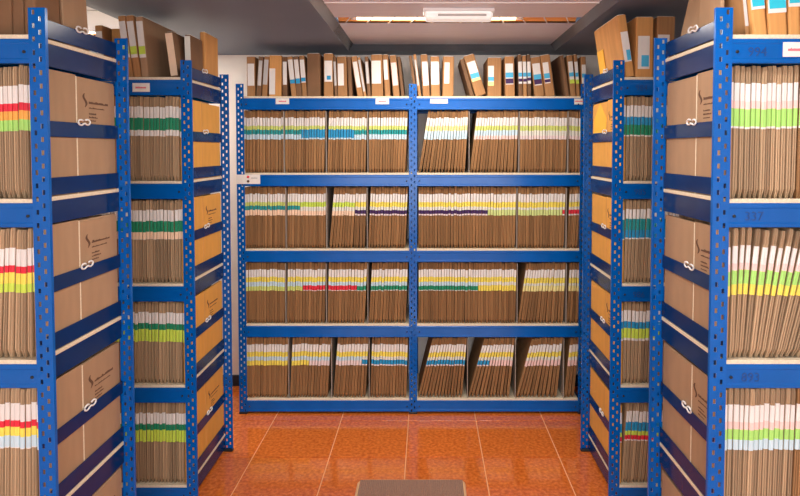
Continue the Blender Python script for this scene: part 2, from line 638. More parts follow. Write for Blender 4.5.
def side_frame(root, x, sx, y0, y1, z, mid=True, tie_at=0.55, top=False):
    """bars at a rack end; x is the end plane, sx=+1 when the shelf lies to -x"""
    x = x - sx * 0.0375                              # bars sit behind the post's broad face
    ya, yb = y0 + 0.003, y1 - 0.003
    a, b = (x - 0.009, x - 0.003) if sx > 0 else (x + 0.003, x + 0.009)
    MB().box(a, b, ya, yb, z - 0.078, z - 0.0119, bev=0.001).build('side_beam', 'bar_navy', parent=root)
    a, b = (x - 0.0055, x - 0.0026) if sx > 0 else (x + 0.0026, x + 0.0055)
    s = MB().box(a, b, ya, yb, z + 0.004, z + 0.056, bev=0.001).build('side_bar', 'bar_navy', parent=root)
    ty = y0 + (y1 - y0) * tie_at
    tx = x + sx * 0.0008
    if top:
        link('tie', TIE, s, (tx, ty, z + 0.056))
    if mid:
        m = MB().box(a, b, ya, yb, z + 0.176, z + 0.222, bev=0.001).build('side_bar', 'bar_navy', parent=root)
        link('tie', TIE, m, (tx, ty, z + 0.222))


def sticker(beam, xc, w, zc=-0.046, h=0.036, marks=None, y=-0.0002):
    s = MB().box(xc - w / 2, xc + w / 2, y - 0.0008, y + 0.0009, zc - h / 2, zc + h / 2).build('sticker', 'paper', parent=beam)
    s['label'] = 'white paper sticker'
    return s


def dashes(beam, name, m, x0, x1, z, h, y, seed):
    rnd = random.Random(seed)
    mb = MB()
    x = x0
    # one connected strip with toothed outline stands for print too small to read
    top, bot = [], []
    while x < x1:
        w = rnd.uniform(.3, .9) * h
        k = rnd.uniform(.35, 1.0)
        top += [(x, y, z + h * .5 * k), (x + w, y, z + h * .5 * k)]
        bot += [(x, y, z - h * .5), (x + w, y, z - h * .5)]
        x += w + 0.0002
    vs = top + bot
    n = len(top)
    fs = [(n + i, n + i + 1, i + 1, i) for i in range(n - 1)]
    return MB().add(vs, fs).build(name, m, parent=beam)


def marking(beam, body, x, y=0.0008, size=0.036, m='marker_ink'):
    me = text_mesh(body, size)
    me.materials.clear()
    me.materials.append(MATS[m])
    o = link('marking', me, beam, (x, y, -0.060))
    o.rotation_euler = (R(90), 0, 0)
    return o


# back unit: two bays that share the middle post
BF, BR = 3.405, 3.802
BX = (-1.138, -0.0836, 0.962)


def bpx(p):
    return (p - 427.0) / 167.4


back = empty('shelving_unit', ((BX[0] + BX[2]) / 2, BF, 0))
back_off = back.location.copy()
rb = empty('tmp')          # parts are built in world coordinates, then hung on the unit
tag(back, 'long blue shelving unit with two bays against the back wall', 'shelving unit')


class Unit:
    pass


def adopt(root, before):
    """give every object made since BEFORE that is still parented to nothing temporary to ROOT, keeping its place"""
    for o in COL.objects:
        if o.parent is rb:
            o.parent = root
            o.location = o.location - root.location


for x, sx in ((BX[0], -1), (BX[2], 1)):
    post(rb, x, BF, sx, 1)
    post(rb, x, BR, sx, -1)
post(rb, BX[1] + 0.0235, BF, 1, 1)
post(rb, BX[1] + 0.0235, BR, 1, -1)
back_beams = {}
for bay in (0, 1):
    xa, xb = BX[bay], BX[bay + 1]
    if bay == 0:
        xb += 0.0235
    else:
        xa -= 0.0235
    for li, z in enumerate(LEVELS):
        f = beam_profile(xa + PW, xb - PW, 1).build('beam', 'blue_paint', parent=rb)
        f.location = (0, BF, z)
        back_beams[(li, bay)] = f
        for bx in (xa + PW + 0.014, xb - PW - 0.014):
            link('bolt', BOLT, f, (bx, 0.0018, -0.048))
        r = beam_profile(xa + PW, xb - PW, -1).build('beam', 'blue_paint', parent=rb)
        r.location = (0, BR, z)
        ba = xa + 0.045 if bay == 0 else BX[1] + 0.001
        bb = BX[1] - 0.001 if bay == 0 else xb - 0.045
        MB().box(ba, bb, BF + 0.004, BR - 0.004, z - 0.0118, z, bev=0.001).build('shelf_board', 'chipboard', parent=rb)
for x, sx in ((BX[0], -1), (BX[2], 1)):
    for z in LEVELS:
        a, b = (x - 0.045, x - 0.024) if sx > 0 else (x + 0.024, x + 0.045)
        MB().box(a, b, BF + 0.003, BR - 0.003, z - 0.078, z - 0.0119, bev=0.002).build('side_beam', 'bar_navy', parent=rb)
for p in (283, 382.5):
    sticker(back_beams[(0, 0)], bpx(p), 0.080, -0.030, 0.034)
sticker(back_beams[(0, 1)], bpx(439), 0.105, -0.030, 0.026)['label'] = 'faded paper sticker'
sticker(back_beams[(0, 1)], bpx(578), 0.05, -0.032, 0.034)
for p, sd in ((283, 1), (382.5, 2), (578, 4)):
    dashes(back_beams[(0, 0 if p < 500 else 1)], 'sticker_print', 'red_ink', bpx(p) - 0.022, bpx(p) + 0.022, -0.03, 0.008, -0.0012, sd)
st = MB().box(bpx(236), bpx(260), -0.0020, -0.0004, -0.066, -0.010).build('sticker', 'paper', parent=back_beams[(1, 0)])
st['label'] = 'white sticker with a red and a black dot'
for dz, m in ((-0.024, 'lab_red'), (-0.050, 'print_ink')):
    MB().tube([(bpx(248), -0.0030, dz), (bpx(248), -0.0018, dz)], 0.008, 10).build('dot', m, parent=back_beams[(1, 0)])
dashes(back_beams[(1, 0)], 'sticker_print', 'lab_grey', bpx(251), bpx(257), -0.03, 0.008, -0.0024, 9)

# dividers standing between the groups of folders
DIV = MB().box(-0.0018, 0.0018, 0.005, 0.345, 0, 0.368, bev=0.0006).mesh('divider', 'divider_metal')
DIVS = {1: [283.8, 326, 367.7, 469.2, 519.2, 568.2], 2: [285, 326, 366.8, 517.5, 567.2],
        3: [284.2, 325.2, 367.2, 518.2, 567.8], 4: [286.5, 330, 368.3, 468.2, 516.8, 565.8]}
for li, ps in DIVS.items():
    for p in ps:
        link('divider', DIV, rb, (bpx(p), BF, LEVELS[li] + 0.0002))
adopt(back, None)


def side_unit(xa, sx, y0, y1, label, far=1.07):
    """rack whose end plane at xa faces the aisle; sx=+1 when its shelves run to -x (left of the aisle)"""
    xo = xa - sx * far
    root = empty('shelving_unit', ((xa + xo) / 2, y0, 0))
    tag(root, label, 'shelving unit', 'blue racks along the aisle')
    for x, s in ((xa, sx), (xo, -sx)):
        post(rb, x, y0, s, 1)
        post(rb, x, y1, s, -1)
    beams = []
    lo, hi = min(xa, xo), max(xa, xo)
    for li, z in enumerate(LEVELS):
        beams.append(shelf_level(rb, lo, hi, y0, y1, z))
        side_frame(rb, xa, sx, y0, y1, z, mid=li > 0, tie_at=0.53 if sx > 0 else 0.50, top=li == 0)
        side_frame(rb, xo, -sx, y0, y1, z, mid=False)
    adopt(root, None)
    return root, beams


U = {
    'L1': dict(xa=-1.055, sx=1, y0=1.588, y1=2.026, name='near left rack'),
    'L2': dict(xa=-1.033, sx=1, y0=2.510, y1=2.985, name='farther left rack'),
    'R1': dict(xa=0.798, sx=-1, y0=1.588, y1=2.021, name='near right rack'),
    'R2': dict(xa=0.818, sx=-1, y0=2.510, y1=2.985, name='farther right rack')}
for k, u in U.items():
    u['root'], u['beams'] = side_unit(u['xa'], u['sx'], u['y0'], u['y1'],
                                      {'L1': 'nearest blue perforated rack at the left edge, tan folders in its end',
                                       'L2': 'farther blue rack left of the aisle, orange folders in its end',
                                       'R1': 'nearest blue perforated rack at the right edge, tan folders in its end',
                                       'R2': 'farther blue rack right of the aisle, orange folders in its end'}[k])


# ------------------------------------------------------------------ folders on the shelves
PROF = [(0.03, .0050), (0.10, .0012), (0.26, 0.0), (0.42, .0014), (0.50, .0042), (0.58, .0014), (0.74, 0.0), (0.90, .0012), (0.97, .0050)]
LPROF = [(0.03, .0046), (0.10, .0014), (0.30, .0), (0.50, .0004), (0.70, .0), (0.90, .0014), (0.97, .0046)]


def ring_at(z, depth, squeeze=1.0, setback=0.0, off=0.0, prof=PROF):
    r = []
    for u, d in prof:
        r.append((0.5 + (u - 0.5) * squeeze, d + setback - off, z))
    if off == 0.0:
        r.append((0.5 + (prof[-1][0] - 0.5) * squeeze, depth, z))
        r.append((0.5 + (prof[0][0] - 0.5) * squeeze, depth, z))
    return r


def folder_body(depth, h):
    mb = MB()
    rings = [ring_at(0, depth, 0.55, 0.007), ring_at(0.010, depth, 0.62, 0.005), ring_at(0.026, depth, 1.0, 0.0),
             ring_at(h - 0.012, depth, 1.0, 0.0), ring_at(h, depth, 0.84, 0.002)]
    return mb.loft(rings)


def folder_label(h, z_top0, z_top1, off):
    mb = MB()
    a, b = ring_at(h - z_top1, 0, 1, 0, off, LPROF), ring_at(h - z_top0, 0, 1, 0, off, LPROF)
    n = len(a)
    return mb.add(a + b, [(i, i + 1, n + i + 1, n + i) for i in range(n - 1)])


H_F = 0.374
BODY = {0.345: folder_body(0.345, H_F).mesh('file_folder', 'card_warmlit'), 0.35: folder_body(0.35, H_F).mesh('file_folder', 'card')}
LABCACHE = {}


def lab_mesh(kind, a, b, off):
    k = (kind, a, b, off)
    if k not in LABCACHE:
        LABCACHE[k] = folder_label(H_F, a, b, off).mesh('label' if off < 0.0007 else 'colour_band', 'lab_' + kind)
    return LABCACHE[k]


WORD = {'lightgreen': 'light green', 'yellowgreen': 'yellow-green', 'paleblue': 'pale blue', 'palegreen': 'pale green',
        'paleyellow': 'pale yellow', 'palepink': 'pale pink', 'skyblue': 'sky blue'}


def pack(x0, x1, a0, a1, tmin, tmax, rnd):
    """folders side by side: yields (x, thickness, lean in degrees), no two interpenetrating"""
    out = []
    x = x0
    prev = None
    while True:
        t = rnd.uniform(tmin, tmax)
        p = min(1.0, max(0.0, (x - x0) / (x1 - x0)))
        a = a0 + (a1 - a0) * p + rnd.uniform(-0.25, 0.25)
        if prev is not None and a < prev:                      # tops would run into each other: spread the feet
            x += H_F * (math.sin(R(prev)) - math.sin(R(a)))
        if prev is not None and a > prev and a < 0:
            pass
        if x + t / math.cos(R(a)) + max(0, H_F * math.sin(R(a))) > x1 + 0.002:
            break
        out.append((x, t, a))
        x += t / math.cos(R(a)) + 0.0002
        prev = a
    return out


def fill_pack(x0, x1, a0, a1, tmin, tmax, rnd):
    """pack, then thicken the folders so that the group fills its compartment"""
    p = pack(x0, x1, a0, a1, tmin, tmax, rnd)
    for _ in range(3):
        x, t, a = p[-1]
        left = x1 - (x + t / math.cos(R(a)) + max(0, H_F * math.sin(R(a))))
        k = 1 + left / sum(q[1] / math.cos(R(q[2])) for q in p)
        out, sh = [], 0.0
        for x, t, a in p:
            out.append((x + sh, t * k, a))
            sh += t * (k - 1) / math.cos(R(a))
        p = out
    return p


def hash01(*a):
    v = math.sin(sum(k * 57.31 * (i + 1.7) for i, k in enumerate(a))) * 43758.5453
    return v - math.floor(v)


def folder(x, y, z, t, lean, depth, spec, label, group):
    o = link('file_folder', BODY[depth], None, (x, y, z + max(0.0, t * math.sin(R(lean))) + 0.0004))
    o.scale = (t, 1, 1 + (hash01(x, y, z) - 0.85) * 0.022)
    o.rotation_euler = (0, R(lean), 0)
    tag(o, label, 'folder', group)
    lo = link('label', lab_mesh('white', spec[0], spec[1], 0.0005), o)
    for k, a, b in spec[2]:
        link('colour_band', lab_mesh(k, a, b, 0.0009), lo)
    return o


# every folder beyond the three hundred that show largest goes here
PV, PF, PM = [], [], []
PK = ['card_pack_warmlit'] + ['lab_' + k for k in LABEL_RGB]
PIDX = {k: i for i, k in enumerate(PK)}
nv = 0
RAWCACHE = {}


def pack_folder(x, y, z, t, lean, depth, spec):
    global nv
    if ('b', depth) not in RAWCACHE:
        RAWCACHE[('b', depth)] = folder_body(depth, H_F)
    parts = [(RAWCACHE[('b', depth)], 0)]
    for k, a, b, off in [('white', spec[0], spec[1], 0.0005)] + [(k, a, b, 0.0009) for k, a, b in spec[2]]:
        key = (a, b, off)
        if key not in RAWCACHE:
            RAWCACHE[key] = folder_label(H_F, a, b, off)
        parts.append((RAWCACHE[key], PIDX['lab_' + k]))
    c, s = math.cos(R(lean)), math.sin(R(lean))
    for mb, mi in parts:
        v = np.array(mb.v)
        v[:, 0] *= t
        v[:, 2] *= 1 + (hash01(x, y, z) - 0.85) * 0.022
        xx = v[:, 0] * c + v[:, 2] * s
        zz = -v[:, 0] * s + v[:, 2] * c
        v = np.stack([xx + x, v[:, 1] + y, zz + z + max(0.0, t * s) + 0.0004], 1)
        PV.append(v)
        PF.extend([tuple(i + nv for i in f) for f in mb.f])
        PM.extend([mi] * len(mb.f))
        nv += len(v)


def S(*bands, end=None):
    e = end if end else max([b[2] for b in bands] + [0.176])
    return (bands[0][1] - 0.05 if bands[0][1] > 0.085 else 0.042, e, list(bands))


# --- side racks: bands as (colour, distance below the folder's top in metres)
SIDE = {
    ('L1', 1): S(('red', .104, .126), ('orange', .126, .151), ('lightgreen', .151, .182)),
    ('L1', 2): S(('red', .106, .126), ('yellow', .126, .157), ('lime', .157, .182)),
    ('L1', 3): S(('red', .095, .114), ('yellow', .114, .140), ('paleblue', .140, .173)),
    ('L1', 4): S(('red', .095, .114), ('yellow', .114, .140), ('lime', .140, .173)),
    ('L2', 1): S(('green', .094, .148), end=.174),
    ('L2', 2): S(('green', .094, .143), ('peach', .143, .175)),
    ('L2', 3): S(('green', .098, .125), ('lime', .125, .180)),
    ('L2', 4): S(('green', .098, .126), ('lime', .126, .180)),
    ('R1', 1): S(('pink', .098, .120), ('lightgreen', .120, .170), end=.176),
    ('R1', 2): S(('pink', .100, .120), ('lightgreen', .120, .160), ('yellow', .160, .190)),
    ('R1', 3): S(('pink', .098, .120), ('lightgreen', .120, .150), ('paleblue', .150, .180)),
    ('R1', 4): S(('pink', .098, .120), ('green', .120, .150), ('paleblue', .150, .180)),
    ('R2', 1): S(('blue', .090, .125), ('green', .125, .170)),
    ('R2', 2): S(('teal', .085, .135), ('blue', .135, .170)),
    ('R2', 3): S(('blue', .090, .120), ('lime', .120, .165)),
    ('R2', 4): S(('blue', .090, .130), ('lime', .130, .150), ('red', .150, .170)),
}
LEAN = {('L1', 2): (4.5, 0.6), ('L1', 3): (2.6, 0.5), ('L1', 1): (0.4, 0.4), ('L2', 1): (0.3, 0.3), ('L2', 2): (0.2, 0.2), ('L2', 3): (0.8, 0.8),
        ('L2', 4): (0.4, 0.4), ('R1', 1): (0.2, 0.4), ('R1', 2): (1.2, 30.0), ('R1', 3): (0.5, 1.5), ('R2', 1): (0.3, 0.5), ('R2', 2): (1.0, 4.0),
        ('R2', 3): (0.5, 3.0), ('R2', 4): (3.5, 5.5)}
VIS = {'L1': 0.150, 'L2': 0.235, 'R1': 0.190, 'R2': 0.150}
SHELFNAME = {1: 'top', 2: 'second', 3: 'third', 4: 'lowest'}
DEPTH = 0.35
for (uk, li), spec in SIDE.items():
    u = U[uk]
    rnd = random.Random(uk + str(li))
    z = LEVELS[li]
    y = u['y0'] + 0.014
    a0, a1 = LEAN.get((uk, li), (0.3, 0.3))
    sx = u['sx']
    inner = u['xa'] - sx * 0.0605
    vis_lo, vis_hi = (inner - VIS[uk], inner) if sx > 0 else (inner, inner + VIS[uk])
    seen = li < 4 or uk in ('L2', 'R2')
    names = [WORD.get(b[0], b[0]) for b in spec[2]]
    band = names[0] + ' and ' + names[1] if len(names) > 1 else names[0]
    lo_all, hi_all = (u['xa'] - 1.02, inner) if sx > 0 else (inner, u['xa'] + 1.02)
    if sx > 0:
        # folders lean towards the end folder; fill from the aisle leftwards
        allf = pack(vis_lo - 0.004, vis_hi - 0.001, a0, a1, 0.0118, 0.0168, rnd)
        gap = vis_hi - 0.001 - max(x + t / math.cos(R(a)) + max(0, H_F * math.sin(R(a))) for x, t, a in allf)
        allf = [(x + gap, t, a) for x, t, a in allf]
        order = list(reversed(allf))
        rest = pack(lo_all, allf[0][0] - 0.001, a0, a0, 0.013, 0.018, rnd)
    else:
        allf = pack(vis_lo + 0.001, vis_hi + H_F * math.sin(R(a1)), a0, a1, 0.0118, 0.0168, rnd)
        order = allf
        last = allf[-1]
        st0 = last[0] + last[1] / math.cos(R(last[2])) + 0.002
        rest = pack(st0, hi_all, last[2] + 0.3, last[2] + 0.3, 0.013, 0.018, rnd)
    for i, (x, t, a) in enumerate(order):
        yy = y + rnd.uniform(-0.002, 0.004)
        if seen:
            lab = '%s folder from aisle post, %s bands, %s shelf, %s' % (ordinal(i), band, SHELFNAME[li], u['name'])
            folder(x, yy, z, t, a, DEPTH, spec, lab, 'folders on the %s shelf of the %s' % (SHELFNAME[li], u['name']))
        else:
            pack_folder(x, yy, z, t, a, DEPTH, spec)
    for (x, t, a) in rest:
        pack_folder(x, y + rnd.uniform(-0.002, 0.004), z, t, a, DEPTH, spec)

# --- back unit
W = lambda *b, end=.172: (0.042, end, list(b))


def back_spec(li, px):
    if li == 1:
        if px < 300 or 352 < px < 413:
            return W(('yellowgreen', .091, .114), ('teal', .114, .142), ('paleblue', .142, .172))
        if px < 353:
            return W(('yellowgreen', .091, .112), ('blue', .112, .163), ('paleblue', .163, .172))
        if px < 470:
            return W(('paleyellow', .091, .120), ('paleblue', .120, .172))
        if px < 520:
            return W(('yellowgreen', .091, .118), ('paleblue', .118, .150), ('pink', .150, .172))
        return W(('yellowgreen', .091, .120), ('pale', .120, .150), ('palepink', .150, .172))
    if li == 2:
        if px < 299:
            return W(('yellowgreen', .091, .114), ('teal', .114, .139), ('peach', .139, .172))
        if px < 353:
            return W(('lime', .091, .120), ('pale', .120, .144), ('peach', .144, .172))
        if px < 487:
            return W(('yellow', .091, .120), ('pale', .120, .140), ('purple', .140, .163), ('palepink', .163, .172))
        if px < 562:
            return W(('yellow', .091, .124), ('pale', .124, .138), ('palegreen', .138, .172))
        return W(('yellow', .091, .120), ('pale', .120, .138), ('red', .138, .163))
    if li == 3:
        if px < 300:
            return W(('yellow', .088, .118), ('paleblue', .118, .145), ('yellowgreen', .145, .172))
        if px < 355:
            return W(('yellow', .088, .118), ('paleblue', .118, .140), ('red', .140, .168))
        if px < 478:
            return W(('yellow', .088, .118), ('paleblue', .118, .142), ('green', .142, .168))
        if px < 518:
            return W(('yellow', .088, .118), ('pale', .118, .138), ('yellow', .138, .172))
        return W(('yellow', .091, .125), ('pale', .125, .140), ('paleyellow', .140, .174))
    if px < 304:
        return W(('yellow', .088, .118), ('paleblue', .118, .142), ('yellow', .142, .172))
    if px < 357:
        return W(('yellow', .088, .118), ('paleblue', .118, .142), ('palepink', .142, .172))
    if px < 484:
        return W(('yellow', .088, .118), ('pale', .118, .138), ('blue', .138, .166), ('palepink', .166, .174))
    return W(('yellow', .088, .118), ('pale', .118, .138), ('pink', .138, .174))


GROUPS = {
    1: [(243.2, 283.4, 0.2, 0.4, 0), (284.4, 325.6, 0.3, 2.0, 0), (326.6, 367.3, 1.8, 2.2, 0), (368.3, 408, 0.4, 3.0, 0),
        (418.2, 468.8, 9.0, 2.0, 1), (469.8, 518.8, 7.0, 1.0, 1), (519.8, 567.8, 0.3, 1.2, 1), (568.8, 582, 0.4, 0.4, 1)],
    2: [(243.2, 284.6, 0.4, 1.0, 0), (285.6, 325.6, 1.0, 1.0, 0), (328.0, 366.4, 5.0, 1.5, 0), (367.4, 408, 2.5, 2.5, 0),
        (418.2, 517.1, 0.3, 1.2, 1), (518.1, 566.8, 0.6, 1.4, 1), (567.8, 582, 3.0, 3.0, 1)],
    3: [(243.2, 283.8, 0.3, 1.0, 0), (284.8, 324.8, 1.0, 2.0, 0), (325.8, 366.8, 1.5, 3.0, 0), (367.8, 408, 3.0, 2.5, 0),
        (418.2, 517.8, 0.2, 1.2, 1), (519.2, 567.4, 8.0, 1.5, 1), (568.4, 582, 3.0, 1.0, 1)],
    4: [(243.2, 286.1, 0.4, 2.0, 0), (287.1, 329.6, 3.0, 4.0, 0), (331.0, 367.9, 5.0, 3.0, 0), (368.9, 408, 2.0, 2.0, 0),
        (417.6, 467.8, 14.0, 3.0, 1), (468.8, 516.4, 15.0, 3.0, 1), (517.4, 565.4, 15.0, 2.0, 1), (566.4, 582, 6.0, 2.0, 1)]}
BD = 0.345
for li, gs in GROUPS.items():
    z = LEVELS[li]
    cnt = {0: 0, 1: 0}
    for gi, (p0, p1, a0, a1, bay) in enumerate(gs):
        rnd = random.Random(li * 100 + gi)
        x0, x1 = bpx(p0) + 0.0005, bpx(p1) - 0.0005
        for (x, t, a) in fill_pack(x0, x1, a0, a1, 0.0125, 0.0180, rnd):
            px = 427 + (x + t / 2) * 167.4
            spec = back_spec(li, px)
            yy = BF + 0.012 + rnd.uniform(-0.003, 0.006)
            single = li == 1
            if single:
                nm = [WORD.get(b[0], b[0]) for b in spec[2]]
                lab = '%s folder from left in top folder row, %s back bay, %s band' % (
                    ordinal(cnt[bay]), ('left', 'right')[bay], nm[1])
                folder(x, yy, z, t, a, BD, spec, lab, 'folders in the top row of the %s back bay' % ('left', 'right')[bay])
                cnt[bay] += 1
            else:
                pack_folder(x, yy, z, t, a, BD, spec)

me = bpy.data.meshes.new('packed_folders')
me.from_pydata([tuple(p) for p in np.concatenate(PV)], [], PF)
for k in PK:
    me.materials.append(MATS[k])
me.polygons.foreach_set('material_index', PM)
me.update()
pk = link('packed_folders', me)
tag(pk, 'dense rows of tan folders with coloured label bands filling the lower back shelves', 'folders', kind='stuff')


# ------------------------------------------------------------------ end folders seen through the rack ends
def end_folder(uk, li, orange, variant):
    u = U[uk]
    sx = u['sx']
    t = 0.0160
    xe = u['xa'] - sx * 0.0440                      # cover plane behind the side bars
    y0, y1 = u['y0'] + 0.0135, u['y1'] - 0.0135
    z = LEVELS[li] + 0.0004
    h = (0.372, 0.366, 0.374, 0.369)[variant]
    root = empty('end_folder', (xe, y0, z))
    sname = SHELFNAME[li]
    colr = 'orange' if orange else 'tan'
    tag(root, '%s card folder facing the aisle at the %s shelf of the %s' % (colr, sname, u['name']), 'folder', 'folders facing the aisle in the rack ends')
    d = y1 - y0
    m = 'orange_cover' if orange else 'card_cover'
    def bx(a, b):                                   # distance into the rack from the cover plane
        return (-b, -a) if sx > 0 else (a, b)
    q = bx(0.0022, t)
    sp_ = SIDE[(uk, li)]
    lb = MB().box(q[0] + 0.0008, q[1] - 0.0008, -0.0008, 0.004, h - sp_[1], h - sp_[0]).build('label', 'lab_white', parent=root)
    for c_, a_, b_ in sp_[2]:
        MB().box(q[0] + 0.0007, q[1] - 0.0007, -0.0013, 0.003, h - b_, h - a_).build('colour_band', 'lab_' + c_, parent=lb)
    MB().box(q[0], q[1], 0, d, 0, h - 0.004, bev=0.003).build('body', m, parent=root)
    crease = d * (0.47 if sx > 0 else 0.46)
    q = bx(0.0009, 0.0021)
    # near cover sheet rises higher than the far one, as in the stepped top edge of the photo
    MB().box(q[0], q[1], 0.001, crease - 0.002, 0, h, bev=0.0004).build('cover', m, parent=root)
    MB().box(q[0], q[1], crease + 0.002, d - 0.001, 0, h - (0.012 if variant % 2 == 0 else 0.004), bev=0.0004).build('cover', m, parent=root)
    # rounded crease strip
    q = bx(0.0002, 0.0021)
    MB().box(q[0], q[1], crease - 0.003, crease + 0.003, 0, h - 0.004, bev=0.0009).build('crease', 'chipboard' if not orange else 'card_orange', parent=root)
    # emblem and printed lines, toward the far half (left racks) or the near half (right racks)
    xx = 0.0004 * sx - sx * 0.0009
    def pt(a, b):                                    # a along the cover (0..1), b height in metres
        return (xx, a * d if sx > 0 else a * d, b)
    e0 = 0.53 if sx > 0 else 0.40
    dirn = 1 if sx > 0 else -1
    cy, cz = e0 * d + (0.02 if sx > 0 else -0.0), h - 0.082
    pts = []
    for k in range(10):
        a = k / 9.0
        pts.append((xx, cy + 0.008 * math.sin(a * 6.0) * dirn, cz + 0.044 * (a - 0.35)))
    if variant != 1:
        mb = MB()
        n = len(pts)
        vs = []
        for k, p in enumerate(pts):
            w = 0.0045 * (0.5 + math.sin(k / 9.0 * 3.1))
            vs += [(p[0], p[1] - w, p[2]), (p[0], p[1] + w, p[2])]
        fs = [(2 * k, 2 * k + 1, 2 * k + 3, 2 * k + 2) for k in range(n - 1)]
        mb.add(vs, fs).build('emblem', 'print_ink', parent=root)
        rows = [(0.020, 0.125, 0.000, 0.011), (0.020, 0.108, -0.017, 0.006), (0.020, 0.060, -0.036, 0.007), (0.020, 0.068, -0.047, 0.007), (0.020, 0.058, -0.058, 0.006)]
        for ri, (a, b, dz, hh) in enumerate(rows):
            rnd = random.Random(uk + str(li) + str(ri))
            vs, s = [], a
            top, bot = [], []
            lim = d - 0.012 - cy if sx > 0 else cy - 0.02
            while s < min(b, lim):
                w = rnd.uniform(.3, .9) * hh
                k = rnd.uniform(.2, 1.0)
                yv, yw = cy + dirn * s, cy + dirn * (s + w)
                top += [(xx, yv, cz + dz + hh * .5 * k), (xx, yw, cz + dz + hh * .5 * k)]
                bot += [(xx, yv, cz + dz - hh * .3), (xx, yw, cz + dz - hh * .3)]
                s += w + 0.0003
            nn = len(top)
            if nn > 1:
                MB().add(top + bot, [(nn + i, nn + i + 1, i + 1, i) for i in range(nn - 1)]).build('printed_line', 'print_ink', parent=root)
    return root


for uk in U:
    for li in (1, 2, 3, 4):
        r = end_folder(uk, li, uk in ('L2', 'R2'), (li + (0 if uk[0] == 'L' else 1)) % 4 if uk != 'L1' else (0, 0, 2, 3, 0)[li])
        if uk == 'R2' and li == 1:
            d = 0.44
            P5 = [(d * 0.98, 0.20), (d * 0.55, 0.20), (d * 0.50, 0.290), (d * 0.74, 0.371), (d * 0.96, 0.290)]
            fl = MB().add([(0.0007, a, b) for a, b in P5] + [(-0.0002, a, b) for a, b in P5],
                          [(0, 1, 2, 3, 4), (9, 8, 7, 6, 5), (0, 5, 6, 1), (1, 6, 7, 2), (2, 7, 8, 3), (3, 8, 9, 4), (4, 9, 5, 0)]).build('envelope_flap', 'yellow_envelope', parent=r)


# ------------------------------------------------------------------ thick files standing on top of the racks
def top_file(x0, x1, y, z, h, depth, lean, mname, lab, label, cat='file', group='files standing on top of the back unit', rz=0.0):
    """thick card file with rounded spine; lab: None or (u0, u1, h0, h1, colour, [(colour, u0, u1, h0, h1)])"""
    if 'farther' in group:                           # these racks stand a little nearer than first measured
        x0, x1, y = x0 * 0.983, x1 * 0.983, y - 0.039
    t = x1 - x0
    zz = z + (t * math.sin(R(lean)) if lean > 0 else 0) + 0.0005
    root = empty('card_file', (x0, y, zz))
    root.rotation_euler = (0, R(lean), R(rz))
    tag(root, label, cat, group)
    b = min(0.006, t * 0.25)
    def ring(zv, ins):
        return [(ins, b, zv), (b * 0.3 + ins, b * 0.3, zv), (b + ins * .5, 0, zv), (t - b - ins * .5, 0, zv), (t - b * 0.3 - ins, b * .3, zv), (t - ins, b, zv), (t - ins, depth, zv), (ins, depth, zv)]
    body = MB().loft([ring(0, b * .25), ring(0.004, 0), ring(h - 0.004, 0), ring(h, b * .25)]).build('body', mname, parent=root)
    if t > 0.02:
        # papers showing at the top, a little lower than the covers
        MB().box(b, t - b, 0.012, depth - 0.01, h - 0.0005, h + 0.004).build('papers', 'paper', parent=root)
    if lab:
        u0, u1, h0, h1, colr, bands = lab
        l = MB().box(t * u0, t * u1, -0.0009, 0.0025, h0, h1, bev=0.0002).build('label', 'lab_' + colr, parent=root)
        for c, a, bb, k0, k1 in bands:
            MB().box(t * a, t * bb, -0.0015, 0.0008, k0, k1).build('colour_band', 'lab_' + c, parent=l)
    return root


